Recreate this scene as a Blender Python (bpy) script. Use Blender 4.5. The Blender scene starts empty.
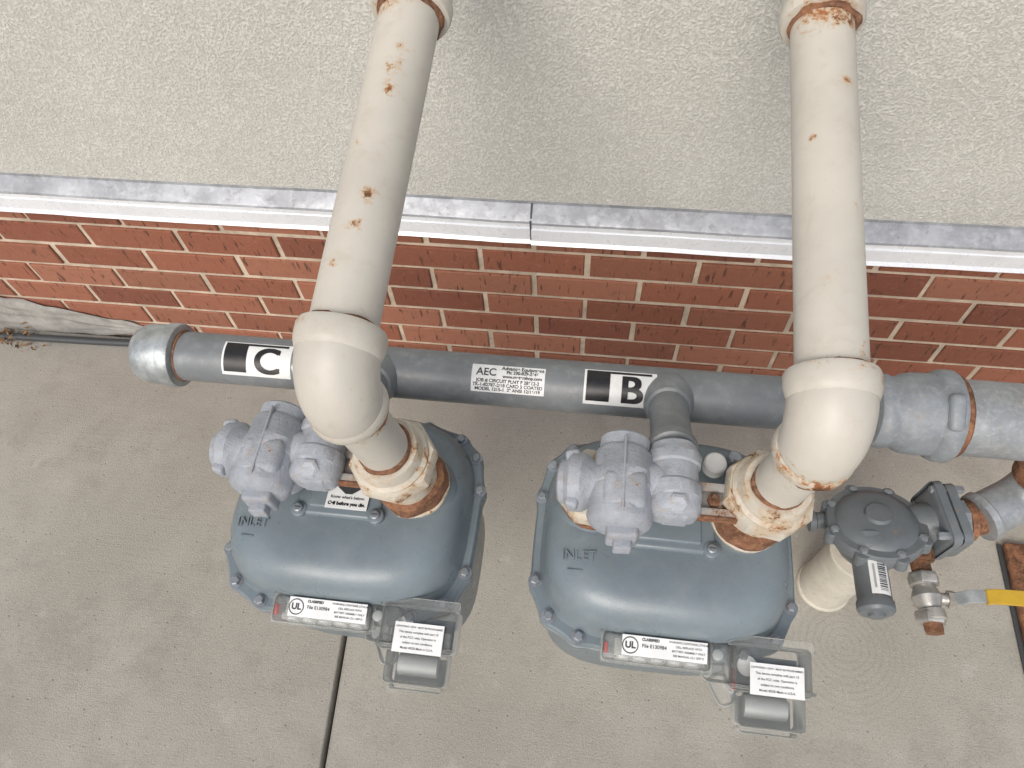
import bpy, bmesh, math, random
from mathutils import Vector, Matrix, noise
random.seed(4)
S=bpy.context.scene
COL=S.collection
V=Vector
# ---------------------------------------------------------------- materials
def nn(nt,t,**k):
    n=nt.nodes.new(t)
    for a,b in k.items(): setattr(n,a,b)
    return n
def mathn(nt,op,a,b=None,clamp=False):
    n=nn(nt,'ShaderNodeMath',operation=op,use_clamp=clamp)
    for i,v in enumerate((a,b)):
        if v is None: continue
        if isinstance(v,(int,float)): n.inputs[i].default_value=v
        else: nt.links.new(v,n.inputs[i])
    return n.outputs[0]
def mix(nt,f,a,b,mode='MIX'):
    n=nn(nt,'ShaderNodeMix',data_type='RGBA',blend_type=mode)
    for i,v in ((0,f),(6,a),(7,b)):
        if isinstance(v,(int,float)): n.inputs[i].default_value=v
        elif isinstance(v,tuple): n.inputs[i].default_value=(*v,1) if len(v)==3 else v
        else: nt.links.new(v,n.inputs[i])
    return n.outputs[2]
def noi(nt,vec,scale,detail=4,rough=.6,dist=0):
    n=nn(nt,'ShaderNodeTexNoise'); n.inputs['Scale'].default_value=scale
    n.inputs['Detail'].default_value=detail; n.inputs['Roughness'].default_value=rough
    n.inputs['Distortion'].default_value=dist
    nt.links.new(vec,n.inputs['Vector']); return n.outputs['Fac']
def mrange(nt,v,a,b,c=0.,d=1.):
    n=nn(nt,'ShaderNodeMapRange',interpolation_type='SMOOTHSTEP')
    nt.links.new(v,n.inputs[0])
    for i,x in enumerate((a,b,c,d)): n.inputs[i+1].default_value=x
    return n.outputs[0]
def base(name):
    m=bpy.data.materials.new(name); m.use_nodes=True
    nt=m.node_tree; p=nt.nodes['Principled BSDF']
    tc=nn(nt,'ShaderNodeTexCoord'); return m,nt,p,tc.outputs['Object']
def scl(c,k): return tuple(min(1,x*k) for x in c)
RUST=(.20,.075,.028)
def paint(name,col,rough=.5,metal=0.,var=.12,scale=14,bump=.15,bscale=260,rust=-.2,rscale=70,spots=(),dirt=.25,dirtcol=(.2,.17,.13),pale=0.,palecol=(.62,.64,.66),rustcol=RUST,halo=.45):
    m,nt,p,oc=base(name)
    n1=noi(nt,oc,scale,4,.65); n2=noi(nt,oc,scale*5,4,.7,.4)
    c=mix(nt,mrange(nt,n1,.3,.7),scl(col,1-var),scl(col,1+var))
    if dirt: c=mix(nt,mathn(nt,'MULTIPLY',mrange(nt,n2,.5,.78),dirt),c,dirtcol)
    if pale:
        n4=noi(nt,oc,scale*4,5,.75)
        c=mix(nt,mathn(nt,'MULTIPLY',mrange(nt,n4,.48,.72),pale),c,palecol)
    msk=None
    if rust>-.3:
        n3=noi(nt,oc,rscale,6,.75,.3)
        lv=mathn(nt,'ADD',n3,rust)
        for (cx,cy,cz,rad,st) in spots:
            d=nn(nt,'ShaderNodeVectorMath',operation='DISTANCE'); nt.links.new(oc,d.inputs[0]); d.inputs[1].default_value=(cx,cy,cz)
            q=mathn(nt,'MULTIPLY',mathn(nt,'SUBTRACT',1.0,mathn(nt,'DIVIDE',d.outputs['Value'],rad),True),st)
            lv=mathn(nt,'ADD',lv,q)
        msk=mrange(nt,lv,.62,.72)
        hl=mrange(nt,lv,.50,.70)
        c=mix(nt,mathn(nt,'MULTIPLY',hl,halo),c,(.46,.26,.09))
        rc=mix(nt,mrange(nt,n2,.35,.65),scl(rustcol,.45),scl(rustcol,1.7))
        c=mix(nt,msk,c,rc)
    nt.links.new(c,p.inputs['Base Color'])
    r=mathn(nt,'ADD',mathn(nt,'MULTIPLY',n2,.3),rough-.15)
    if msk is not None: r=mathn(nt,'ADD',r,mathn(nt,'MULTIPLY',msk,.35),True)
    nt.links.new(r,p.inputs['Roughness'])
    p.inputs['Metallic'].default_value=metal
    if metal and msk is not None: nt.links.new(mathn(nt,'MULTIPLY',mathn(nt,'SUBTRACT',1.,msk),metal),p.inputs['Metallic'])
    if bump:
        h=mathn(nt,'MULTIPLY',noi(nt,oc,bscale,3,.6),.5)
        if msk is not None: h=mathn(nt,'ADD',h,mathn(nt,'MULTIPLY',msk,.6))
        b=nn(nt,'ShaderNodeBump'); b.inputs['Strength'].default_value=bump; b.inputs['Distance'].default_value=.002
        nt.links.new(h,b.inputs['Height']); nt.links.new(b.outputs[0],p.inputs['Normal'])
    return m
def flat(name,col,rough=.5,metal=0.,var=.06):
    return paint(name,col,rough,metal,var,40,0,300,-.4,dirt=.1)

M_meter=paint('meter_paint',(.176,.216,.240),.31,var=.09,scale=9,bump=.2,bscale=420,dirt=.28,dirtcol=(.29,.30,.29),rust=-.075,rscale=80,halo=.2)
M_cast=paint('cast_grey_paint',(.345,.37,.41),.6,var=.15,scale=25,bump=.9,bscale=380,dirt=.4,dirtcol=(.19,.18,.17),rust=-.035,rscale=55)
M_pipe=paint('grey_pipe_paint',(.180,.195,.205),.40,var=.12,scale=12,bump=.18,dirt=.3,dirtcol=(.27,.26,.24),pale=.12,rust=-.10)
M_fit=paint('weathered_fitting',(.22,.242,.262),.5,var=.14,scale=30,bump=.45,pale=.20,palecol=(.5,.52,.54),dirt=.3,rust=-.05)
M_galvp=paint('galvanized_supply',(.31,.33,.345),.42,metal=.3,var=.14,scale=36,bump=.3,pale=.25,dirt=.35,rust=-.06)
M_galv=paint('galvanized_steel',(.42,.45,.46),.42,metal=.6,var=.25,scale=40,bump=.25,dirt=.3,rust=-.08)
M_rust=paint('rusty_iron',(.19,.085,.045),.9,var=.5,scale=45,bump=1.,bscale=300,dirt=.6,dirtcol=(.055,.03,.02),rust=.0,pale=.22,palecol=(.46,.38,.27))
M_nut=paint('rusty_cream_nut',(.55,.51,.43),.6,var=.1,scale=20,bump=.5,rust=.065,rscale=38,dirt=.45,dirtcol=(.33,.21,.11),halo=.6)
M_bar=paint('rusty_bracket',(.38,.38,.38),.65,var=.2,scale=30,bump=.5,rust=.10,rscale=40)
M_reg=paint('regulator_paint',(.145,.163,.175),.42,var=.1,scale=20,bump=.3,dirt=.25,dirtcol=(.25,.25,.24),rust=-.07)
M_white=flat('label_white',(.78,.79,.78),.4)
M_black=flat('label_black',(.012,.012,.014),.35)
M_print=flat('label_print',(.045,.045,.05),.5)
M_yel=flat('yellow_vinyl',(.55,.35,.03),.45)
M_bolt=paint('bolt_steel',(.30,.33,.36),.4,metal=.5,var=.2,scale=60,bump=0,dirt=.3,rust=-.03)
M_dark=flat('dark_plastic',(.05,.055,.06),.5)
M_index=flat('index_plate',(.36,.38,.37),.5)
M_red=flat('red_part',(.45,.04,.03),.4)

def plastic():
    m=bpy.data.materials.new('clear_plastic'); m.use_nodes=True; nt=m.node_tree
    p=nt.nodes['Principled BSDF']; p.inputs['Base Color'].default_value=(.80,.82,.79,1)
    p.inputs['Roughness'].default_value=.07
    tc=nn(nt,'ShaderNodeTexCoord'); f=noi(nt,tc.outputs['Object'],60,4)
    fr=nn(nt,'ShaderNodeFresnel'); fr.inputs[0].default_value=1.5
    a=mathn(nt,'ADD',mathn(nt,'ADD',mathn(nt,'MULTIPLY',fr.outputs[0],1.5),mathn(nt,'MULTIPLY',f,.07)),.0,True)
    nt.links.new(a,p.inputs['Alpha']); return m
M_clear=plastic()

def stucco():
    m,nt,p,oc=base('stucco'); 
    n0=noi(nt,oc,2.2,4,.6); n1=noi(nt,oc,260,3,.7); n2=noi(nt,oc,120,3,.6)
    c=mix(nt,mrange(nt,n0,.3,.7),(.60,.59,.54),(.68,.67,.62))
    c=mix(nt,mathn(nt,'MULTIPLY',mrange(nt,n1,.52,.38),.42),c,(.34,.33,.29))
    c=mix(nt,mathn(nt,'MULTIPLY',mrange(nt,n1,.60,.70),.3),c,(.78,.77,.73))
    c=mix(nt,mathn(nt,'MULTIPLY',mrange(nt,n2,.45,.32),.25),c,(.38,.37,.33))
    nt.links.new(c,p.inputs['Base Color']); p.inputs['Roughness'].default_value=.95
    h=mathn(nt,'ADD',mrange(nt,n1,.36,.62),mathn(nt,'MULTIPLY',n2,1.0))
    b=nn(nt,'ShaderNodeBump'); b.inputs['Strength'].default_value=.6; b.inputs['Distance'].default_value=.003
    nt.links.new(h,b.inputs['Height']); nt.links.new(b.outputs[0],p.inputs['Normal']); return m
def concrete():
    m,nt,p,oc=base('concrete')
    n0=noi(nt,oc,1.7,6,.65,.2); n1=noi(nt,oc,9,7,.72); n2=noi(nt,oc,330,3,.65); n3=noi(nt,oc,3.4,7,.75,.15); n4=noi(nt,oc,120,3,.6)
    mp=nn(nt,'ShaderNodeMapping'); nt.links.new(oc,mp.inputs[0]); mp.inputs['Scale'].default_value=(10,170,1); mp.inputs['Rotation'].default_value=(0,0,.03)
    br=noi(nt,mp.outputs[0],1.,3,.6)
    c=mix(nt,mrange(nt,n0,.3,.7),(.345,.33,.285),(.445,.43,.38))
    c=mix(nt,mathn(nt,'MULTIPLY',mrange(nt,n3,.50,.68),.42),c,(.245,.232,.20))
    c=mix(nt,mathn(nt,'MULTIPLY',mrange(nt,n1,.52,.75),.34),c,(.23,.205,.17))
    c=mix(nt,mathn(nt,'MULTIPLY',mrange(nt,n1,.42,.28),.55),c,(.56,.54,.50))
    c=mix(nt,mathn(nt,'MULTIPLY',mrange(nt,n4,.56,.72),.30),c,(.20,.185,.16))
    c=mix(nt,mathn(nt,'MULTIPLY',mrange(nt,n2,.55,.70),.55),c,(.17,.155,.13))
    c=mix(nt,mathn(nt,'MULTIPLY',mrange(nt,n2,.44,.3),.45),c,(.62,.60,.55))
    c=mix(nt,mathn(nt,'MULTIPLY',mrange(nt,br,.5,.7),.06),c,(.22,.2,.17))
    vo=nn(nt,'ShaderNodeTexVoronoi'); vo.inputs['Scale'].default_value=38; nt.links.new(oc,vo.inputs['Vector'])
    pit=mrange(nt,vo.outputs['Distance'],.10,.04)
    c=mix(nt,mathn(nt,'MULTIPLY',pit,.4),c,(.13,.11,.09))
    d=nn(nt,'ShaderNodeVectorMath',operation='DISTANCE'); nt.links.new(oc,d.inputs[0]); d.inputs[1].default_value=(.50,-.56,0)
    sw=mathn(nt,'SINE',mathn(nt,'ADD',mathn(nt,'MULTIPLY',d.outputs['Value'],520.),mathn(nt,'MULTIPLY',n1,9.)))
    fall=mrange(nt,d.outputs['Value'],.20,.05)
    c=mix(nt,mathn(nt,'MULTIPLY',mathn(nt,'MULTIPLY',mrange(nt,sw,-.2,1.),fall),.16),c,(.20,.18,.15))
    nt.links.new(c,p.inputs['Base Color']); p.inputs['Roughness'].default_value=.9
    h=mathn(nt,'ADD',mathn(nt,'ADD',n2,mathn(nt,'MULTIPLY',br,.3)),mathn(nt,'MULTIPLY',pit,-.8))
    b=nn(nt,'ShaderNodeBump'); b.inputs['Strength'].default_value=.5; b.inputs['Distance'].default_value=.002
    nt.links.new(h,b.inputs['Height']); nt.links.new(b.outputs[0],p.inputs['Normal']); return m
def brickm():
    m,nt,p,oc=base('brick')
    at=nn(nt,'ShaderNodeAttribute',attribute_name='bc')
    n1=noi(nt,oc,45,5,.7); n2=noi(nt,oc,260,3,.6)
    mp=nn(nt,'ShaderNodeMapping'); nt.links.new(oc,mp.inputs[0]); mp.inputs['Scale'].default_value=(130,130,22)
    st=noi(nt,mp.outputs[0],1.,3,.6)
    c=mix(nt,mathn(nt,'MULTIPLY',mrange(nt,n1,.52,.74),.4),at.outputs['Color'],(.13,.05,.03))
    c=mix(nt,mathn(nt,'MULTIPLY',mrange(nt,n1,.44,.3),.25),c,(.42,.21,.13))
    c=mix(nt,mathn(nt,'MULTIPLY',mrange(nt,st,.60,.68),.75),c,(.06,.028,.02))
    c=mix(nt,mathn(nt,'MULTIPLY',mrange(nt,n2,.58,.75),.25),c,(.48,.33,.24))
    nt.links.new(c,p.inputs['Base Color']); p.inputs['Roughness'].default_value=.85
    h=mathn(nt,'SUBTRACT',mathn(nt,'MULTIPLY',n2,.5),mrange(nt,st,.58,.70))
    b=nn(nt,'ShaderNodeBump'); b.inputs['Strength'].default_value=.7; b.inputs['Distance'].default_value=.002
    nt.links.new(h,b.inputs['Height']); nt.links.new(b.outputs[0],p.inputs['Normal']); return m
M_stucco=stucco(); M_conc=concrete(); M_brick=brickm()
M_mortar=paint('mortar',(.54,.45,.35),.9,var=.2,scale=20,bump=.6,bscale=300,dirt=.4,rust=-.5)
M_patch=paint('mortar_patch',(.31,.30,.28),.9,var=.2,scale=20,bump=.8,bscale=200,dirt=.4,rust=-.5)
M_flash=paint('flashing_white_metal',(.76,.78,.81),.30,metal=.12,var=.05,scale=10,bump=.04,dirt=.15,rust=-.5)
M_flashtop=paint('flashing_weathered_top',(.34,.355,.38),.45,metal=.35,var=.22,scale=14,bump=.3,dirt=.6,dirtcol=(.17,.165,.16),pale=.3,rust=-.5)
M_soil=paint('soil',(.07,.055,.04),.95,var=.3,scale=30,bump=.8,rust=-.5)

# ---------------------------------------------------------------- geometry helpers
def finish(name,bm,mat,parent=None,smooth=True,ang=35):
    bmesh.ops.recalc_face_normals(bm,faces=bm.faces)
    me=bpy.data.meshes.new(name); bm.to_mesh(me); bm.free()
    if smooth:
        for p in me.polygons: p.use_smooth=True
        me.set_sharp_from_angle(angle=math.radians(ang))
    ob=bpy.data.objects.new(name,me); COL.objects.link(ob)
    if mat: me.materials.append(mat)
    if parent: ob.parent=parent
    return ob
def empty(name,loc=(0,0,0)):
    e=bpy.data.objects.new(name,None); e.location=loc; e.empty_display_size=.05; COL.objects.link(e); return e
def frame(ax):
    z=V(ax).normalized(); a=V((1,0,0)) if abs(z.x)<.9 else V((0,1,0))
    x=(a-z*a.dot(z)).normalized(); y=z.cross(x); return x,y,z
def lathe(name,prof,org,ax,mat,parent=None,seg=48,wob=0,rot=0,ang=35):
    bm=bmesh.new(); x,y,z=frame(ax); org=V(org); rings=[]
    for r,h in prof:
        if r<1e-6: rings.append([bm.verts.new(org+z*h)]); continue
        R=[]
        for i in range(seg):
            t=rot+2*math.pi*i/seg
            P=org+z*h+(x*math.cos(t)+y*math.sin(t))*r
            if wob: P+=(x*math.cos(t)+y*math.sin(t))*wob*(noise.noise(P*35)+.5*noise.noise(P*110))
            R.append(bm.verts.new(P))
        rings.append(R)
    for a,b in zip(rings,rings[1:]):
        for i in range(seg):
            j=(i+1)%seg
            if len(a)==1 and len(b)==1: continue
            if len(a)==1: bm.faces.new((a[0],b[i],b[j]))
            elif len(b)==1: bm.faces.new((a[i],b[0],a[j]))
            else: bm.faces.new((a[i],b[i],b[j],a[j]))
    for R in (rings[0],rings[-1]):
        if len(R)>1: bm.faces.new(R)
    return finish(name,bm,mat,parent,ang=ang)
def cyl(name,a,b,r,mat,parent=None,seg=40,ch=.0015,**k):
    a=V(a);b=V(b);L=(b-a).length
    return lathe(name,[(r-ch,0),(r,ch),(r,L-ch),(r-ch,L)],a,b-a,mat,parent,seg,**k)
def tube(name,pts,rad,mat,parent=None,seg=40):
    bm=bmesh.new(); pts=[V(p) for p in pts]; rings=[]
    if not isinstance(rad,(list,tuple)): rad=[rad]*len(pts)
    t0=(pts[1]-pts[0]).normalized(); x,y,_=frame(t0)
    for i,p in enumerate(pts):
        t=(pts[min(i+1,len(pts)-1)]-pts[max(i-1,0)]).normalized()
        x=(x-t*x.dot(t)).normalized(); y=t.cross(x)
        rings.append([bm.verts.new(p+(x*math.cos(2*math.pi*k/seg)+y*math.sin(2*math.pi*k/seg))*rad[i]) for k in range(seg)])
    for a,b in zip(rings,rings[1:]):
        for i in range(seg):
            j=(i+1)%seg; bm.faces.new((a[i],b[i],b[j],a[j]))
    bm.faces.new(rings[0]); bm.faces.new(rings[-1])
    return finish(name,bm,mat,parent)
def arc(Q,d0,d1,R,n=14):
    Q=V(Q); d0=V(d0).normalized(); d1=V(d1).normalized(); A=Q-d0*R
    th=math.acos(max(-1,min(1,d0.dot(d1))))
    nrm=(d1-d0*d1.dot(d0)).normalized(); r2=R/math.tan(th/2); C=A+nrm*r2
    return [C-nrm*r2*math.cos(th*i/n)+d0*r2*math.sin(th*i/n) for i in range(n+1)]
def rbox(name,c,s,mat,parent=None,bev=.003,rot=None,seg=3):
    bm=bmesh.new(); bmesh.ops.create_cube(bm,size=1)
    for v in bm.verts: v.co=V((v.co.x*s[0],v.co.y*s[1],v.co.z*s[2]))
    if bev: bmesh.ops.bevel(bm,geom=list(bm.edges)+list(bm.verts),offset=bev,segments=seg,profile=.5,affect='EDGES')
    M=Matrix.Translation(V(c))
    if rot: M=M@rot
    bm.transform(M)
    return finish(name,bm,mat,parent,ang=50)
def tmesh(body,size,offset=0.,extrude=0.,align='CENTER'):
    cu=bpy.data.curves.new('t','FONT'); cu.body=body; cu.size=size; cu.offset=offset; cu.extrude=extrude
    cu.align_x=align; cu.align_y='CENTER'
    ob=bpy.data.objects.new('t',cu); COL.objects.link(ob)
    dg=bpy.context.evaluated_depsgraph_get(); me=bpy.data.meshes.new_from_object(ob.evaluated_get(dg))
    bm=bmesh.new(); bm.from_mesh(me); bpy.data.objects.remove(ob); bpy.data.meshes.remove(me); return bm
def text(name,body,size,M,mat,parent=None,offset=0.,extrude=0.,align='CENTER'):
    bm=tmesh(body,size,offset,extrude,align); bm.transform(M); return finish(name,bm,mat,parent,smooth=False)
def wraptext(name,body,size,xc,yo,r,yc,zc,th,mat,parent,offset=0.,rot=0.,align='CENTER',sx=1.):
    bm=tmesh(body,size,offset,0,align)
    if rot: bm.transform(Matrix.Rotation(rot,4,'Z'))
    for k in range(-10,11):
        g=list(bm.verts)+list(bm.edges)+list(bm.faces)
        bmesh.ops.bisect_plane(bm,geom=g,plane_co=(0,k*.004,0),plane_no=(0,1,0))
    for v in bm.verts:
        a=th+(v.co.y+yo)/r; v.co=V((xc+v.co.x*sx,yc+r*math.sin(a),zc+r*math.cos(a)))
    return finish(name,bm,mat,parent,smooth=False)
def patch(name,x0,x1,s0,s1,r,yc,zc,th,mat,parent):
    bm=bmesh.new(); n=12; rows=[]
    for i in range(n+1):
        a=th+(s0+(s1-s0)*i/n)/r
        rows.append([bm.verts.new((x,yc+r*math.sin(a),zc+r*math.cos(a))) for x in (x0,x1)])
    for a,b in zip(rows,rows[1:]): bm.faces.new((a[0],a[1],b[1],b[0]))
    return finish(name,bm,mat,parent)
RX=lambda d: Matrix.Rotation(math.radians(d),4,'X')
RY=lambda d: Matrix.Rotation(math.radians(d),4,'Y')
RZ=lambda d: Matrix.Rotation(math.radians(d),4,'Z')
T=lambda *p: Matrix.Translation(V(p))

# ---------------------------------------------------------------- setting
def sheet(name,pts,z,mat,parent=None):
    bm=bmesh.new(); bm.faces.new([bm.verts.new((x,y,z)) for x,y in pts]); return finish(name,bm,mat,parent,smooth=False)
sheet('ground',[(-60,-60),(60,-60),(60,60),(-60,60)],-.03,M_soil)
pav=empty('concrete_pavement')
def slab(nm,pts):
    bm=bmesh.new(); vs=[bm.verts.new((x,y,0)) for x,y in pts]; f=bm.faces.new(vs)
    r=bmesh.ops.extrude_face_region(bm,geom=[f])
    for v in [g for g in r['geom'] if isinstance(g,bmesh.types.BMVert)]: v.co.z=-.025
    bmesh.ops.recalc_face_normals(bm,faces=bm.faces)
    top=[e for e in bm.edges if all(abs(v.co.z)<1e-6 for v in e.verts)]
    bmesh.ops.bevel(bm,geom=top,offset=.006,segments=3,affect='EDGES',profile=.5)
    finish(nm,bm,M_conc,pav,ang=60)
jx=lambda y: -.467-.0626*y
g=.0035
slab('slab_a',[(-5,-6),(jx(-6)-g,-6),(jx(-.012)-g,-.012),(-5,-.012)])
slab('slab_b',[(jx(-6)+g,-6),(6,-6),(6,-.012),(jx(-.012)+g,-.012)])

bw=empty('building_wall')
bm=bmesh.new(); cl=bm.loops.layers.float_color.new('bc')
bl,bh,jt=.203,.0677,.0105
cols=[(.262,.095,.055),(.28,.108,.064),(.235,.083,.048),(.31,.128,.078),(.215,.074,.044),(.265,.101,.06)]
for r in range(8):
    z0=-.02+r*bh
    x=-3.2+(bl/2 if r%2 else 0)+.03
    while x<4.5:
        a=V((x+jt/2+random.uniform(-.0015,.0015),0,z0+jt/2)); b=V((x+bl-jt/2+random.uniform(-.0015,.0015),0,z0+bh-jt/2))
        yo=random.uniform(-.002,.0015); c=random.choice(cols); k=random.uniform(.85,1.15); c=(c[0]*k,c[1]*k,c[2]*k,1)
        ch=.0022
        def ring(ins,y,rz=0): return [bm.verts.new((a.x+ins,y,a.z+ins)),bm.verts.new((b.x-ins,y,a.z+ins)),bm.verts.new((b.x-ins,y,b.z-ins)),bm.verts.new((a.x+ins,y,b.z-ins))]
        R0=ring(0,.02);R1=ring(0,yo+ch);R2=ring(ch,yo)
        fs=[]
        for A,B in ((R0,R1),(R1,R2)):
            for i in range(4): fs.append(bm.faces.new((A[i],A[(i+1)%4],B[(i+1)%4],B[i])))
        fs.append(bm.faces.new(R2))
        for f in fs:
            for l in f.loops: l[cl]=c
        x+=bl
finish('bricks',bm,M_brick,bw,smooth=False)
rbox('mortar_bed',(.6,.1042,.2),(8,.2,.55),M_mortar,bw,0)
bm=bmesh.new()
N=30
gr=[[None]*(N+1) for _ in range(N+1)]
for i in range(N+1):
    for j in range(N+1):
        u=i/N; v=j/N
        P=V((-1.6+.66*u,-.004-.020*(1-v)*(1-u)-.006*noise.noise(V((u*9,v*6,1))),.001+(.17*(1-u)**.9+.012*noise.noise(V((u*14,3,1))))*v))
        gr[i][j]=bm.verts.new(P)
for i in range(N):
    for j in range(N): bm.faces.new((gr[i][j],gr[i+1][j],gr[i+1][j+1],gr[i][j+1]))
finish('mortar_patch',bm,M_patch,bw)
rbox('stucco_cladding',(.6,.095,1.9),(8,.2,2.78),M_stucco,bw,0)
def flashing(x0,x1,d):
    prof=[(-.004,.528),(-.006,.517),(-.026-d,.503),(-.030-d,.4995),(-.0315-d,.496),(-.0315-d,.487),(-.034-d,.4855),(-.0345-d,.4600),(-.0395-d,.4545),(-.0385-d,.4535),(-.030-d,.4545),(-.030-d,.47)]
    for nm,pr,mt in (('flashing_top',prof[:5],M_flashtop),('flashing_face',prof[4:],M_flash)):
        b=bmesh.new(); n=80; rows=[]
        for i in range(n+1):
            x=x0+(x1-x0)*i/n; w=.0016*noise.noise(V((x*3.1,0,d*90)))+.0008*noise.noise(V((x*14,2,d*90)))
            rows.append([b.verts.new((x,y+w*(1 if k>1 else 0),z+w)) for k,(y,z) in enumerate(pr)])
        for A,B in zip(rows,rows[1:]):
            for k in range(len(pr)-1): b.faces.new((A[k],A[k+1],B[k+1],B[k]))
        finish(nm,b,mt,bw,ang=25)
XS=-.122
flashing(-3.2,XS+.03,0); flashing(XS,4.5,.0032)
rbox('flashing_seam',(XS-.001,-.0335,.480),(.003,.006,.044),M_dark,bw,.001)
rbox('flashing_seam_top',(XS-.001,-.017,.5105),(.003,.026,.003),M_dark,bw,.0005,RX(34))

cn=empty('ground_cable')
tube('cable',[(-1.5,-.045,.010),(-1.2,-.040,.011),(-.9,-.030,.010),(-.6,-.03,.010),(-.3,-.022,.010),(.2,-.02,.010)],.009,M_dark,cn,16)

# ---------------------------------------------------------------- manifold pipe
YM,ZM,RM=-.411,.60,.0342
mf=empty('gas_manifold_pipe')
cyl('main_pipe',(-.60,YM,ZM),(.40,YM,ZM),RM,M_pipe,mf,64)
lathe('end_cap',[(.0,-.030),(.022,-.029),(.034,-.024),(.0405,-.014),(.042,-.004),(.042,.018),(.0445,.020),(.0450,.032),(.0435,.036),(.036,.038),(.0335,.038)],(-.602,YM,ZM),(1,0,0),M_galv,mf,64,wob=.0008)
lathe('thread_ring',[(.0342,0),(.0355,.001),(.0355,.003),(.0342,.004)],(-.5638,YM,ZM),(1,0,0),M_rust,mf,48,wob=.0015)
X0=.356
lathe('reducer',[(.036,-.004),(.043,-.002),(.0465,.003),(.0475,.012),(.0450,.017),(.0455,.024),(.0490,.030),(.0510,.038),(.0520,.05),(.0520,.066),(.056,.070),(.0585,.076),(.0585,.086),(.056,.090),(.05,.091)],(X0,YM,ZM),(1,0,0),M_fit,mf,64,wob=.0008)
lathe('reducer_rust_ring',[(.047,0),(.0515,.001),(.052,.006),(.050,.009),(.048,.010)],(X0+.0905,YM,ZM),(1,0,0),M_rust,mf,48,wob=.002)
cyl('supply_pipe',(X0+.091,YM,ZM),(1.05,YM,ZM),.0480,M_galvp,mf,64)
tube('supply_drop',[(1.03,YM,ZM)]+arc((1.1,YM,ZM),(1,0,0),(0,0,-1),.06)+[(1.1,YM,.0)],.0485,M_galvp,mf)
rbox('tee_rib',(X0+.076,YM-.021,ZM+.045),(.018,.045,.024),M_fit,mf,.006,RX(28))
TH=math.radians(-27)
def id_label(x0,x1,ch,parent):
    r=RM+.0006
    patch('label_backing',x0,x1,-.024,.024,r,YM,ZM,TH,M_white,parent)
    r+=.0004; w=x1-x0
    patch('label_band',x0+.003,x0+.36*w,-.019,.0225,r,YM,ZM,TH,M_black,parent)
    patch('label_band_top',x0+.361*w,x1-.006,.0190,.0225,r,YM,ZM,TH,M_black,parent)
    for i,(ox,oy) in enumerate(((-.0014,-.0008),(.0014,-.0008),(-.0014,.0008),(.0014,.0008),(0,0))):
        wraptext('label_letter',ch,.050,x0+.66*w+ox,-.0032+oy,r+.0002+.0001*i,YM,ZM,TH,M_black,parent,0,sx=1.05)
id_label(-.492,-.396,'C',mf)
id_label(-.008,.083,'B',mf)
r=RM+.0006
patch('info_label',-.153,-.058,-.0185,.0185,r,YM,ZM,TH,M_white,mf)
r+=.0004
wraptext('info_logo','AEC',.014,-.147,.008,r,YM,ZM,TH,M_print,mf,.0002,align='LEFT')
for i,(t,sz) in enumerate((('Advance Equipment',.0068),('Ph: 330-829-2646',.0058),('www.metershop.com',.0058))):
    wraptext('info_line',t,sz,-.087,.0145-i*.0056,r,YM,ZM,TH,M_print,mf,.0002)
for i,t in enumerate(('JOB # CIRCUIT PLNT F 28612-2','TK-1-82787-2/18 CARD 5 COATED','MODEL 1215-1  2\" ANSI 12/16/19')):
    wraptext('info_line',t,.0060,-.1055,-.0030-i*.0056,r,YM,ZM,TH,M_print,mf,.0002)
lathe('side_plug',[(.014,0),(.014,.014),(.011,.016),(.011,.026),(0,.027)],(-.376,YM-.016,ZM+.022),(0,-.55,.83),M_galv,mf,8)

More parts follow.
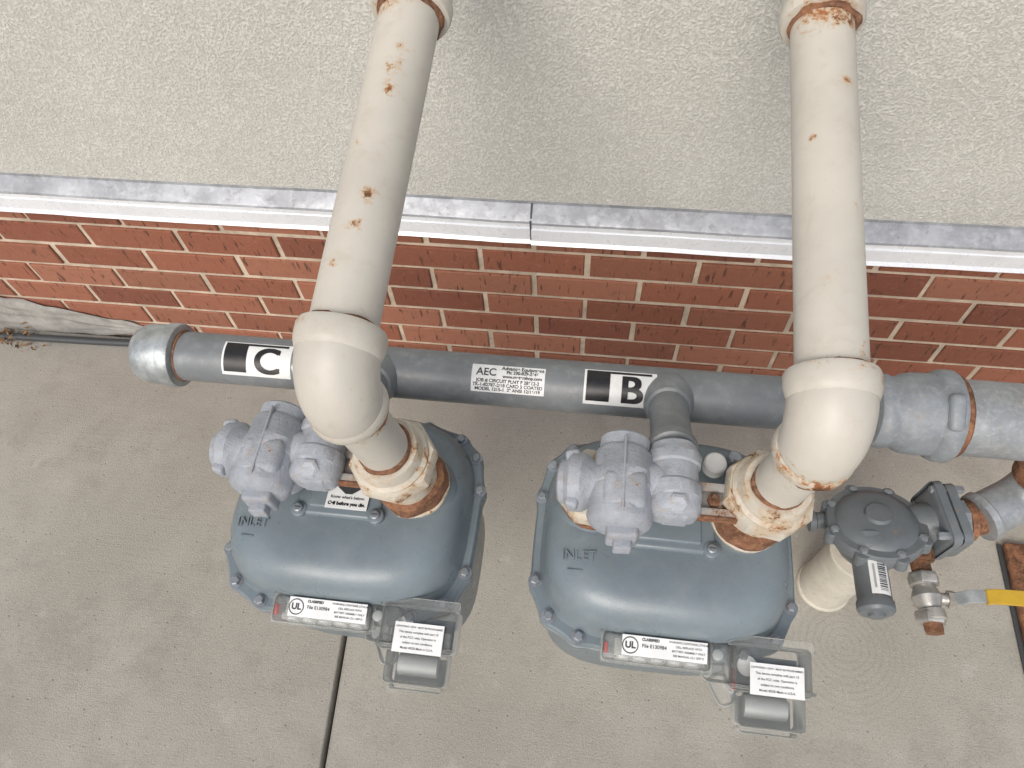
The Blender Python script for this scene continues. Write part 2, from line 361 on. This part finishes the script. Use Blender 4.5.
# ---------------------------------------------------------------- meters
def outl(a,b,n,t):
    c,s=math.cos(t),math.sin(t)
    return a*math.copysign(abs(c)**(2/n),c), b*math.copysign(abs(s)**(2/n),s)
BT=[8,30,52,76,104,128,150,172,196,222,246,294,318,344]
PB=.018
def meter(cx,cy,cz,seed,tag):
    e=empty('gas_meter',(cx,cy,cz))
    seg=240
    prof=[(.115,.090,-.205,3.2,0),(.138,.112,-.19,3.4,0),(.144,.119,-.17,3.6,0),(.145,.121,-.024,3.6,0),(.152,.130,-.020,3.6,1),
          (.1550,.1335,-.016,3.6,1),(.1550,.1335,-.0075,3.6,1),(.1535,.1320,-.0065,3.6,1),(.1535,.1320,-.0050,3.6,1),(.1550,.1335,-.0040,3.6,1),(.1550,.1335,.004,3.6,1),(.1525,.131,.007,3.6,1),(.1455,.1235,.0075,3.5,0),
          (.1435,.1212,.012,3.5,0),(.1422,.1198,.025,3.5,0),(.1400,.1175,.042,3.4,0),(.1362,.1138,.055,3.3,0),(.1295,.1075,.0655,3.2,0),(.119,.098,.0725,3.1,0),(.105,.086,.0765,3.0,0),(.08,.065,.0780,2.8,0),(.03,.02,.0785,2.2,0)]
    bm=bmesh.new(); rings=[]
    for a,b,z,n,ear in prof:
        R=[]
        for i in range(seg):
            t=2*math.pi*i/seg; x,y=outl(a,b,n,t)
            if ear:
                real=math.degrees(math.atan2(y/b,x/a))%360
                q=0
                for bt in BT:
                    bx,by=outl(1,1,3.6,math.radians(bt)); bd=math.degrees(math.atan2(by,bx))%360
                    dd=(real-bd+180)%360-180; q=max(q,math.exp(-(dd/3.8)**2))
                L=math.hypot(x,y); x+=x/L*.0042*q; y+=y/L*.0042*q
            P=V((x,y,z)); 
            if z>.008: P.z+=.0010*noise.noise(P*22+V((seed,0,0)))
            R.append(bm.verts.new(P))
        rings.append(R)
    for A,B in zip(rings,rings[1:]):
        for i in range(seg):
            j=(i+1)%seg; bm.faces.new((A[i],A[j],B[j],B[i]))
    bm.faces.new(rings[0]); bm.faces.new(rings[-1])
    finish('body',bm,M_meter,e,ang=40)
    for bt in BT:
        x,y=outl(.1512,.1292,3.6,math.radians(bt))
        lathe('bolt',[(.0085,0),(.0085,.0012),(.0058,.0014),(.0058,.0060),(.0045,.0070),(0,.0071)],(x,y,.0072),(0,0,1),M_bolt,e,6,rot=bt*.1)
        lathe('washer',[(.0085,0),(.0085,.0016),(.004,.0018)],(x,y,.0064),(0,0,1),M_bolt,e,20)
    rbox('cover_plate',(0,-.004,.0785),(.100,.062,.010),M_meter,e,.004)
    rbox('cover_plate_raised',(0,-.004,.0835),(.070,.044,.006),M_meter,e,.0025)
    for sx in (-1,1):
        for sy in (-1,1):
            lathe('ear',[(.0095,0),(.0095,.007),(.008,.008),(0,.008)],(sx*.046,-.004+sy*.026,.077),(0,0,1),M_meter,e,24)
            lathe('screw',[(.0055,0),(.0055,.003),(.0042,.0042),(0,.0043)],(sx*.046,-.004+sy*.026,.085),(0,0,1),M_bolt,e,18)
            rbox('screw_slot',(sx*.046,-.004+sy*.026,.0892),(.007,.0012,.0006),M_dark,e,0)
    for sx in (-1,1):
        lathe('port_boss',[(.047,0),(.044,.010),(.038,.018),(.036,.026),(.0355,.034),(.030,.035)],(sx*.085,PB,.062),(0,0,1),M_meter,e,48)
    rbox('index_housing',(-.002,-.083,.0375),(.126,.062,.050),M_meter,e,.014,RX(22),5)
    rbox('index_rim',(-.002,-.104,.022),(.110,.030,.030),M_meter,e,.006,RX(20),3)
    for x in (-.042,.038):
        rbox('rib',(x,-.100,.042),(.006,.036,.012),M_meter,e,.0025,RX(30))
    text('cast_text','INLET',.0150,T(-.0985,-.050,.0764)@RY(-6)@RX(5)@RZ(2),M_meter,e,.0,.0013)
    text('cast_arrow','\u2014',.017,T(-.102,-.065,.0742)@RY(-7)@RX(9),M_meter,e,.0,.0013)
    gu=empty('index_unit'); gu.parent=e; gu.location=(.0,-.005,.004)
    def cover(nm,c,s,bev=.006,rot=None): return rbox(nm,c,s,M_clear,gu,bev,rot)
    R=RX(14)
    cover('strip_cover',(-.006,-.125,.012),(.118,.030,.036),.005,R)
    cover('strip_lip',(-.006,-.127,.0235),(.123,.036,.004),.0018,R)
    rbox('strip_inner',(-.002,-.123,.008),(.100,.020,.026),M_index,gu,.002,R)
    rbox('strip_label',(.002,-.1262,.0330),(.092,.0215,.0008),M_white,gu,0,R)
    for k in range(5):
        lathe('dial',[(.008,0),(.008,.003),(0,.003)],(-.042+.019*k,-.135,.012),(0,-1,0),M_white,gu,20)
    L=T(-.035,-.1263,.0337)@R
    text('ul_mark','UL',.0095,L,M_print,gu,.0004)
    bmr=bmesh.new(); n=28; a=[];b=[]
    for i in range(n):
        t=2*math.pi*i/n; a.append(bmr.verts.new((math.cos(t)*.0078,math.sin(t)*.0078,0))); b.append(bmr.verts.new((math.cos(t)*.0090,math.sin(t)*.0090,0)))
    for i in range(n): bmr.faces.new((a[i],a[(i+1)%n],b[(i+1)%n],b[i]))
    bmr.transform(L); finish('ul_ring',bmr,M_print,gu,smooth=False)
    def lab(t,size,x,u,o=.0002,cx_=.002,cy_=-.1262,cz_=.0337,RR=R):
        text('label_line',t,size,T(cx_,cy_,cz_)@RR@T(x,u,0),M_print,gu,o)
    lab('CLASSIFIED',.0038,-.015,.0070); lab('File E130984',.0052,-.011,.0005,.0001)
    for k,t in enumerate(('WARNING CONTAINS LITHIUM','CELL REPLACE WITH','BATTERY ASSEMBLY ONLY','SEE MANUAL CL1 GRP D')): lab(t,.0030,.026,.0075-.0046*k,.00005)
    rbox('red_tab',(-.061,-.128,.018),(.004,.012,.016),M_red,gu,.001,R)
    cover('link_cover',(.064,-.128,.008),(.036,.044,.034),.008,R)
    cover('link_arm',(.070,-.154,-.006),(.022,.036,.026),.009,RZ(28))
    lathe('link_clamp',[(.006,0),(.006,.005),(.004,.006),(0,.006)],(.060,-.125,.024),(0,0,1),M_index,gu,20)
    R2=RX(10)
    mx=.108 if tag=='C' else .116
    cover('module_cover',(mx,-.130,.004),(.086,.050,.058),.006,R2)
    cover('module_lip',(mx,-.108,.034),(.092,.012,.006),.002,R2)
    cover('module_rim',(mx,-.154,.024),(.090,.004,.016),.0015,R2)
    cover('module_lower',(mx+.002,-.170,-.006),(.070,.038,.052),.006,R2)
    cover('module_foot',(mx+.002,-.190,-.018),(.060,.007,.028),.003,R2)
    rbox('module_board',(mx,-.134,-.010),(.074,.040,.006),M_meter,gu,.001,R2)
    rbox('module_chip',(mx+.018,-.134,-.002),(.022,.022,.006),M_dark,gu,.001,R2)
    lathe('module_dial',[(.011,0),(.011,.002),(0,.002)],(mx-.020,-.128,.004),(0,-.2,1),M_white,gu,28)
    rbox('module_base',(mx+.002,-.170,-.028),(.060,.030,.004),M_index,gu,.001,R2)
    lathe('battery',[(.012,0),(.0125,.002),(.0125,.044),(.012,.046),(0,.046)],(mx-.022,-.166,-.014),(1,0,0),M_index,gu,24)
    if tag=='B': rbox('red_component',(mx-.036,-.144,.006),(.004,.022,.012),M_red,gu,.001,R2)
    else: rbox('bright_component',(mx+.032,-.140,.004),(.008,.018,.010),M_galv,gu,.001,R2)
    rbox('module_label',(mx+.004,-.146,.0345),(.056,.032,.0008),M_white,gu,0,R2)
    for k,t in enumerate(('LONWORKS I XDW - MUST BE PROGRAMMED','This device complies with part 15','of the FCC rules. Operation is','subject to two conditions','Model 40GB Made in U.S.A.')):
        lab(t,.0033 if k else .0026,0,.0112-.0056*k,.00005,mx+.004,-.146,.0352,R2)
    # ---- inlet bypass / meter bar casting
    c=empty('inlet_bypass_fitting'); c.parent=e
    zb=.165; xb=-.060; yb=.000
    lathe('barrel',[(0,-.050),(.018,-.049),(.025,-.047),(.0300,-.043),(.0325,-.038),(.0325,-.006),(.0340,-.004),(.0340,.010),(.0320,.013),(.0315,.032),(.0285,.037),(.0265,.039),(.0265,.051),(.022,.055),(0,.056)],(xb,yb,zb),(.03,1,0),M_cast,c,48,wob=.002)
    rbox('barrel_block',(xb+.002,yb-.014,zb+.010),(.044,.040,.048),M_cast,c,.009)
    rbox('barrel_plug',(xb+.002,yb-.050,zb-.004),(.032,.018,.034),M_cast,c,.004,RZ(3))
    rbox('plug_square',(xb+.003,yb-.062,zb-.006),(.018,.012,.018),M_cast,c,.002,RZ(3))
    rbox('parting_rib',(xb,yb+.002,zb+.030),(.003,.080,.010),M_cast,c,.0014)
    lathe('side_arm',[(.022,0),(.024,.012),(.029,.018),(.0315,.022),(.0315,.034),(.0285,.037),(.024,.040),(.022,.046),(.016,.049),(0,.049)],(xb-.018,yb+.002,zb-.004),(-1,.05,-.14),M_cast,c,40,wob=.0015)
    rbox('arm_lug',(xb-.052,yb+.024,zb+.004),(.016,.018,.016),M_cast,c,.004,RZ(15))
    rbox('arm_lug',(xb-.050,yb-.022,zb+.002),(.014,.016,.016),M_cast,c,.004,RZ(-12))
    lathe('down_neck',[(.031,0),(.028,.03),(.028,.05),(.031,.06)],(xb-.008,yb+.010,zb-.07),(.12,0,1),M_cast,c,40,wob=.001)
    lathe('inlet_nut',[(.033,0),(.043,.002),(.0445,.006),(.0445,.026),(.042,.030),(.031,.032)],(-.086,PB,.096),(0,0,1),M_nut,c,8,rot=.3)
    lathe('inlet_collar',[(.036,0),(.0405,.003),(.0405,.010),(.035,.012)],(-.085,PB,.084),(0,0,1),M_rust,c,40,wob=.002)
    xt=-.007
    lathe('cross_neck',[(.026,0),(.024,.025),(.026,.05)],(xb,yb+.006,zb-.004),(1,0,0),M_cast,c,36,wob=.001)
    lathe('tube_body',[(0,-.040),(.015,-.039),(.024,-.036),(.0275,-.031),(.0275,-.020),(.0290,-.018),(.0290,-.004),(.0265,-.001),(.0260,.018),(.0285,.020),(.0290,.030),(.0265,.034),(.024,.042),(.020,.044),(0,.045)],(xt,yb+.008,zb-.002),(0,1,0),M_cast,c,44,wob=.0018)
    rbox('tube_tab',(xt+.002,yb-.024,zb-.004),(.028,.016,.030),M_cast,c,.004)
    lathe('tube_plug',[(.011,0),(.011,.006),(.008,.008),(0,.008)],(xt+.002,yb-.020,zb+.018),(0,-.5,.8),M_cast,c,6)
    for yy in (-.016,.012):
        rbox('bracket_bar',(.036,yb+yy,zb-.010),(.052,.009,.005),M_bar,c,.001)
    rbox('bracket_plate',(.036,yb-.002,zb-.017),(.052,.030,.004),M_bar,c,.001)
    rbox('bracket_lip',(.034,yb-.022,zb-.012),(.050,.003,.012),M_rust,c,.001)
    lathe('bracket_bolt',[(.007,0),(.007,.005),(.004,.006),(.004,.012),(0,.012)],(.036,yb-.002,zb-.014),(0,0,1),M_rust,c,6)
    lathe('seal_cap',[(.013,0),(.013,.014),(.011,.016),(0,.0165)],(.048,.066,.090),(0,0,1),M_white,c,24)
    lathe('seal_stud',[(.0085,0),(.0085,.020),(.006,.022),(0,.022)],(.066,.074,.088),(.2,0,1),M_bolt,c,6)
    dx=xt+.006
    ym=YM-cy; zm=ZM-cz
    A=V((dx,ym,zm)); B=V((xt,yb+.040,zb-.006)); d1=(B-A).normalized()
    cyl('supply_stub',A,B,.0235,M_pipe,c,40)
    lathe('outlet_boss',[(.034,.015),(.033,.030),(.030,.038),(.0275,.046),(.0235,.048)],A,d1,M_pipe,c,40)
    lathe('stub_collar',[(.0235,-.014),(.028,-.012),(.0285,.004),(.024,.006)],B-d1*.012,d1,M_pipe,c,40)
    if tag=='C':
        rbox('sticker',(.010,-.010,.0870),(.050,.034,.0006),M_white,e,0)
        b2=bmesh.new()
        vs=[b2.verts.new((.010+p[0],p[1],.0877)) for p in ((-.014,.006),(.014,.006),(.014,-.001),(.004,-.0085),(-.004,-.0085),(-.014,-.001))]
        b2.faces.new(vs)
        finish('sticker_mark',b2,M_print,e,smooth=False)
        text('sticker_text',"Know what's below.",.0050,T(.010,-.0130,.0878),M_print,e,.0001)
        text('sticker_text','Call before you dig.',.0056,T(.010,-.0210,.0878),M_black,e,.0003)
    return e
CY=-.598
CX=(-.280,.101)
meter(CX[0],CY,.555,1,'C')
meter(CX[1],CY,.555,2,'B')

# ---------------------------------------------------------------- outlet risers (cream painted)
TA=math.radians(12.8)
def riser(base_,Q,spots,topd,nutup,dx_):
    e=empty('gas_outlet_pipe')
    Q=V(Q); b0=V(base_); up=(Q-b0).normalized()
    d=V((dx_,math.cos(TA),math.sin(TA))).normalized(); R=.037
    M=paint('cream_paint',(.535,.508,.448),.46,var=.07,scale=7,bump=.15,bscale=300,rust=-.100,rscale=120,spots=spots,dirt=.28,dirtcol=(.38,.31,.22),halo=.75)
    P0=Q+d*(R*.6); L=(-.004-P0.y)/d.y
    lathe('pipe',[(.0300,L*i/40) for i in range(41)],P0,d,M,e,64)
    path=[Q-up*(R+.016)]+arc(Q,up,d,R,20)
    tube('elbow',path,[.0318]+[.0340+.0022*math.sin(math.pi*min(1,i/14)*.5) for i in range(21)],M,e,56)
    lathe('elbow_band_top',[(.034,-.012),(.0365,-.010),(.0385,-.005),(.0395,0),(.0395,.010),(.0380,.0135),(.033,.0145),(.030,.0145)],Q+d*R,d,M,e,56,wob=.0009)
    lathe('elbow_band_low',[(.0290,-.007),(.0345,-.0065),(.0360,-.003),(.0360,.004),(.0345,.008),(.031,.010)],Q-up*(R+.008),up,M,e,56,wob=.0008)
    lathe('thread_rust',[(.027,-.004),(.0318,-.003),(.0322,.004),(.029,.006)],Q-up*(R+.018),up,M_rust,e,40,wob=.004)
    lathe('thread_rust',[(.0300,0),(.0318,.001),(.0308,.003),(.0300,.004)],Q+d*(R+.0142),d,M_rust,e,48,wob=.004)
    cyl('nipple',b0,Q-up*R,.0262,M,e,48)
    k=nutup
    lathe('union_nut',[(.036,0),(.0450,.002),(.0475,.006),(.0475,.020),(.0455,.024),(.040,.0245)],b0+up*k,up,M_nut,e,8,rot=.25,ang=30)
    lathe('union_top',[(.0405,.0),(.0410,.004),(.037,.008),(.0355,.019),(.0335,.023),(.026,.024)],b0+up*(k+.0242),up,M_nut,e,40,wob=.0012)
    lathe('union_thread_rust',[(.026,0),(.0285,.001),(.028,.006),(.026,.008)],b0+up*(k+.048),up,M_rust,e,40,wob=.003)
    lathe('union_lower',[(.034,0),(.0345,.004),(.0345,k-.030)],b0+up*.030,up,M_nut,e,40,wob=.001)
    lathe('swivel_collar',[(.036,0),(.0405,.003),(.0415,.009),(.0400,.018),(.0400,.020),(.0415,.022),(.0405,.030),(.0360,.033)],b0+up*.010,up,M_rust,e,40,wob=.003)
    lathe('seat_ring',[(.0405,0),(.041,.005),(.036,.009)],b0+up*.003,up,M_nut,e,40,wob=.002)
    C=P0+d*topd
    lathe('coupling_rust',[(.0300,-.006),(.0325,-.004),(.0335,.001),(.033,.004)],C,d,M_rust,e,48,wob=.005)
    lathe('coupling',[(.031,0),(.0385,.001),(.0405,.005),(.0410,.014),(.0385,.019),(.0375,.045),(.0385,.05),(.0410,.054),(.0405,.066),(.031,.068)],C,d,M,e,56,wob=.0009)
    lathe('wall_escutcheon',[(.031,0),(.034,.012),(.055,.018),(.058,.022),(.058,.03)],P0+d*(L-.022),V((0,1,0)),M,e,48)
    return e
o=lambda i:(CX[i]+.085,CY+PB-.004,.632)
def on(Qx,Qy,Qz,s,side,dx_=0.):
    y=Qy+s*math.cos(TA); z=Qz+s*math.sin(TA)
    return (Qx+side+s*dx_, y-.006, z+math.sqrt(max(0,.030**2-side**2)))
qa=(-.214,-.619,.920); qb=(.202,-.603,.884); DA=.022
A_=lambda s,sd:on(*qa,s,sd,DA)
B_=lambda s,sd:on(*qb,s,sd)
spA=[(*A_(.300,.004),.018,.27),(*A_(.275,.006),.014,.26),(*A_(.322,.008),.012,.26),(*A_(.165,.008),.013,.28),(*A_(.135,.002),.010,.26),(*A_(.10,-.012),.010,.22),(*A_(.22,-.014),.007,.22),
     (*A_(.385,-.02),.035,.28),(*A_(.40,.015),.030,.28),(qa[0]-.02,qa[1]-.01,qa[2]-.05,.035,.30),(qa[0]+.02,qa[1],qa[2]-.055,.035,.28),(*A_(.05,-.025),.025,.22),(*A_(.05,.025),.02,.20)]
spB=[(*B_(.33,.012),.012,.24),(*B_(.27,-.02),.010,.22),(*B_(.20,.015),.008,.22),(*B_(.12,-.01),.010,.20),(*B_(.41,-.015),.035,.30),(*B_(.41,.02),.035,.28),
     (qb[0]-.025,qb[1]-.01,qb[2]-.05,.038,.32),(qb[0]+.02,qb[1]-.01,qb[2]-.055,.038,.30),(*B_(.05,.02),.03,.22),(*B_(.05,-.02),.02,.2),(qb[0],qb[1]-.03,qb[2]-.045,.022,.28)]
riser(o(0),qa,spA,.365,.085,DA)
riser(o(1),qb,spB,.396,.070,-.003)

# ---------------------------------------------------------------- service regulator assembly
rg=empty('gas_regulator')
RC=V((.405,-.500,.44))
tilt=V((-.10,.34,.94)).normalized()
lathe('diaphragm_case',[(0,-.058),(.03,-.056),(.044,-.044),(.051,-.030),(.056,-.012),(.0635,-.010),(.065,-.006),(.065,-.001),(.064,0),(.065,.001),(.065,.007),(.0635,.010),(.054,.011),(.050,.016),(.040,.020),(.018,.022),(.016,.027),(.0,.028)],RC,tilt,M_reg,rg,64,wob=.0005)
x_,y_,z_=frame(tilt)
for k in range(8):
    t=k*math.pi/4+.3; p=RC+(x_*math.cos(t)+y_*math.sin(t))*.0597+tilt*.009
    lathe('case_bolt',[(.006,0),(.006,.004),(.004,.005),(0,.005)],p,tilt,M_bolt,rg,6)
    lathe('case_ear',[(.009,-.018),(.009,-.001),(.008,0)],p-tilt*.001+(p-RC-tilt*.009)*.06,tilt,M_reg,rg,20)
sd=V((.0,-1,.06)).normalized(); sp=RC+V((-.014,-.022,-.002))
lathe('spring_stack',[(.032,0),(.030,.02),(.0235,.028),(.0215,.034),(.0215,.084),(.0235,.087),(.0235,.097),(.0205,.101),(.011,.102),(.010,.106),(0,.107)],sp,sd,M_reg,rg,44)
xx=V((1,0,0)); xx=(xx-sd*xx.dot(sd)).normalized(); zz=xx.cross(sd).normalized()
if zz.z<0: zz=-zz
def stk(nm,a0,a1,h0,h1,r,mat):
    bm=bmesh.new(); rows=[]
    for i in range(9):
        a=a0+(a1-a0)*i/8
        rows.append([bm.verts.new(sp+sd*h+(zz*math.cos(a)+xx*math.sin(a))*r) for h in (h0,h1)])
    for A,B in zip(rows,rows[1:]): bm.faces.new((A[0],A[1],B[1],B[0]))
    finish(nm,bm,mat,rg)
stk('barcode_label',-.45,.75,.036,.082,.0222,M_white)
hh=.039
while hh<.078:
    w_=random.choice((.0007,.0012,.0018)); stk('barcode_bar',.05,.55,hh,hh+w_,.0225,M_print); hh+=w_+random.choice((.0008,.0014))
stk('barcode_text',-.25,-.12,.042,.074,.0225,M_index)
tube('valve_body',[RC+V((.0,.0,-.03)),RC+V((.03,.005,-.03)),RC+V((.060,.012,-.01)),RC+V((.09,.015,0))],[.03,.032,.028,.028],M_reg,rg)
rbox('body_flange',RC+V((.080,.014,.004)),(.013,.092,.080),M_reg,rg,.012,RZ(10))
rbox('body_flange',RC+V((.096,.016,.004)),(.012,.086,.074),M_reg,rg,.012,RZ(10))
for sy in (-1,1):
    for sz in (-1,1):
        cyl('flange_bolt',RC+V((.066,.014+sy*.033,.004+sz*.028)),RC+V((.110,.018+sy*.033,.004+sz*.028)),.006,M_bolt,rg,6)
lathe('vent_cap',[(.012,0),(.012,.022),(.015,.024),(.015,.032),(0,.034)],RC+V((-.050,.01,-.02)),(-1,-.1,-.1),M_reg,rg,24)
lathe('outlet_neck',[(.026,0),(.030,.004),(.030,.014),(.024,.018)],RC+V((.100,.016,.004)),(1,.1,0),M_fit,rg,8)
lathe('rusty_union',[(.021,0),(.027,.002),(.028,.010),(.022,.014),(.020,.030)],RC+V((.114,.018,.006)),(1,.12,.05),M_rust,rg,40,wob=.003)
E1=V((.608,-.440,.462)); E0=RC+V((.136,.022,.010))
dE=(E1-E0).normalized()
tube('service_elbow',[E0]+arc(E1,dE,(0,.25,1),.035,12),.031,M_galvp,rg)
lathe('elbow_bead',[(.026,0),(.034,.001),(.035,.010),(.031,.013)],E0-dE*.003,dE,M_galvp,rg,40)
tp=V((.608,-.431,.497))
cyl('rusty_riser',tp,(.610,YM,ZM-.03),.0265,M_rust,rg,40)
lathe('riser_collar',[(.026,0),(.036,.002),(.037,.022),(.031,.026)],tp-V((0,0,.006)),(0,.25,1),M_rust,rg,40,wob=.002)
lathe('riser_collar',[(.026,0),(.040,.002),(.040,.022),(.031,.026)],V((.610,YM-.006,ZM-.062)),(0,.15,1),M_galvp,rg,40,wob=.001)

sl=empty('service_sleeve_pipe')
M_cr=paint('cream_paint_sleeve',(.53,.50,.43),.55,var=.08,bump=.2,rust=-.05,rscale=50,dirt=.35)
SX,SY=.472,-.452
cyl('sleeve',(SX,SY,.0),(SX,SY,.20),.046,M_cr,sl,56)
lathe('sleeve_lip',[(.046,0),(.048,.001),(.048,.006),(.046,.007)],(SX,SY,.192),(0,0,1),M_cr,sl,56)
cyl('inner_riser',(SX-.01,SY,.19),(SX-.03,SY-.02,.42),.022,M_cr,sl,40)
lathe('sleeve_base',[(.0465,0),(.050,.001),(.049,.006),(.0465,.008)],(SX,SY,.0),(0,0,1),M_cr,sl,48)

bv=empty('ball_valve')
VC=V((.468,-.588,.42))
M_brass=paint('chrome_brass',(.46,.45,.42),.38,metal=.6,var=.25,scale=40,bump=.2,dirt=.4,rust=-.03)
lathe('valve_body',[(.013,-.032),(.017,-.030),(.017,-.018),(.013,-.016),(.016,-.010),(.0195,0),(.016,.010),(.013,.016),(.017,.018),(.017,.030),(.013,.032)],VC,(.08,-1,.1),M_brass,bv,32)
lathe('valve_hex',[(.018,0),(.0195,.002),(.0195,.013),(.018,.015)],VC+V((0,.018,0)),(0,1,0),M_brass,bv,6)
lathe('valve_hex',[(.018,0),(.0195,.002),(.0195,.013),(.018,.015)],VC+V((0,-.034,0)),(0,1,0),M_brass,bv,6)
tube('rusty_nipple',[VC+V((.002,-.03,0)),VC+V((.003,-.042,.0))],.0115,M_rust,bv,24)
lathe('rusty_plug',[(.010,0),(.012,.001),(.012,.006),(0,.008)],VC+V((.003,-.040,0)),(0,-1,0),M_rust,bv,6)
tube('rusty_pipe',[VC+V((0,.03,0)),VC+V((-.002,.05,.0))]+arc(VC+V((-.003,.082,.0)),(0,1,0),(-1,.2,0),.016,6)+[VC+V((-.05,.092,.0))],.0125,M_rust,bv,24)
lathe('rusty_elbow',[(.013,0),(.0185,.001),(.0185,.014),(.013,.016)],VC+V((-.002,.050,0)),(0,1,0),M_rust,bv,30,wob=.003)
lathe('rusty_elbow',[(.013,0),(.0185,.001),(.0185,.014),(.013,.016)],VC+V((-.022,.086,0)),(-1,.2,0),M_rust,bv,30,wob=.003)
cyl('stem',VC,VC+V((.034,0,.006)),.008,M_brass,bv,24)
lathe('stem_nut',[(.012,0),(.012,.008),(.006,.010),(.006,.014),(0,.014)],VC+V((.024,0,.004)),(1,0,.1),M_brass,bv,6)
def bar(nm,pts,w,t,mat):
    bm=bmesh.new(); rr=[]
    for (x,y,z) in pts:
        rr.append([bm.verts.new(VC+V((x,y+a*w,z+b*t))) for a,b in ((-1,-1),(1,-1),(1,1),(-1,1))])
    for A,B in zip(rr,rr[1:]):
        for i in range(4): bm.faces.new((A[i],A[(i+1)%4],B[(i+1)%4],B[i]))
    bm.faces.new(rr[0]); bm.faces.new(rr[-1])
    bmesh.ops.bevel(bm,geom=list(bm.edges),offset=.0008,segments=2,affect='EDGES')
    finish(nm,bm,mat,bv)
bar('lever',[(.026,0,.010),(.036,0,.012),(.046,.002,.020),(.072,.003,.024)],.0085,.0015,M_galv)
bar('lever_grip',[(.064,.002,.0232),(.074,.003,.026),(.088,.003,.028),(.14,.004,.030),(.145,.004,.030)],.0095,.0034,M_yel)

st=empty('rusty_floor_strip')
rbox('strip',(.840,-.485,.010),(.050,.30,.016),M_rust,st,.004)
rbox('edge',(.810,-.485,.004),(.008,.30,.005),M_dark,st,.001)

bm=bmesh.new()
for k in range(90):
    c=V((-1.40+random.gauss(0,.03),-.045+random.gauss(0,.014),.004+abs(random.gauss(0,.012))))
    if c.y>-.008: c.y=-.012
    R=Matrix.Rotation(random.uniform(0,6.28),3,'Z')@Matrix.Rotation(random.uniform(-.9,.9),3,'X')
    s=random.uniform(.004,.009)
    p=[R@V(q)*s for q in ((-1,0,0),(-.2,.45,.15),(1,0,.1),(-.2,-.45,.15))]
    bm.faces.new([bm.verts.new(c+q) for q in p])
finish('dead_leaves',bm,paint('leaf',(.22,.13,.06),.9,var=.4,scale=60,rust=-.5),smooth=False)

# ---------------------------------------------------------------- camera
cam=bpy.data.cameras.new('Camera'); co=bpy.data.objects.new('Camera',cam); COL.objects.link(co)
fwd=V((-.105,.506,-.856)).normalized(); up=V((-.079,.854,.515)); up=(up-fwd*up.dot(fwd)).normalized(); rt=fwd.cross(up)
Mx=Matrix((( rt.x,up.x,-fwd.x,0),(rt.y,up.y,-fwd.y,-.911),(rt.z,up.z,-fwd.z,1.44),(0,0,0,1)))
co.matrix_world=Mx
cam.sensor_width=36; cam.lens=26.0; cam.clip_start=.02; cam.clip_end=300
S.camera=co
# ---------------------------------------------------------------- light
w=bpy.data.worlds.new('World'); S.world=w; w.use_nodes=True; nt=w.node_tree
bg=nt.nodes['Background']; sky=nn(nt,'ShaderNodeTexSky',sky_type='NISHITA'); sky.sun_disc=False
el,az=math.radians(44),math.radians(195)
sky.sun_elevation=el; sky.sun_rotation=az; sky.dust_density=4.0; sky.air_density=1.0
hs=nn(nt,'ShaderNodeHueSaturation'); hs.inputs['Saturation'].default_value=.8
nt.links.new(sky.outputs[0],hs.inputs['Color']); nt.links.new(hs.outputs[0],bg.inputs[0]); bg.inputs[1].default_value=.15
sd_=V((math.sin(az)*math.cos(el),math.cos(az)*math.cos(el),math.sin(el)))
sl_=bpy.data.lights.new('Sun','SUN'); sl_.energy=1.4; sl_.angle=math.radians(34); sl_.color=(1,.97,.92)
so=bpy.data.objects.new('Sun',sl_); COL.objects.link(so); so.rotation_euler=sd_.to_track_quat('Z','Y').to_euler(); so.location=(0,-2,4)
S.view_settings.view_transform='Standard'; S.view_settings.look='None'; S.view_settings.exposure=0
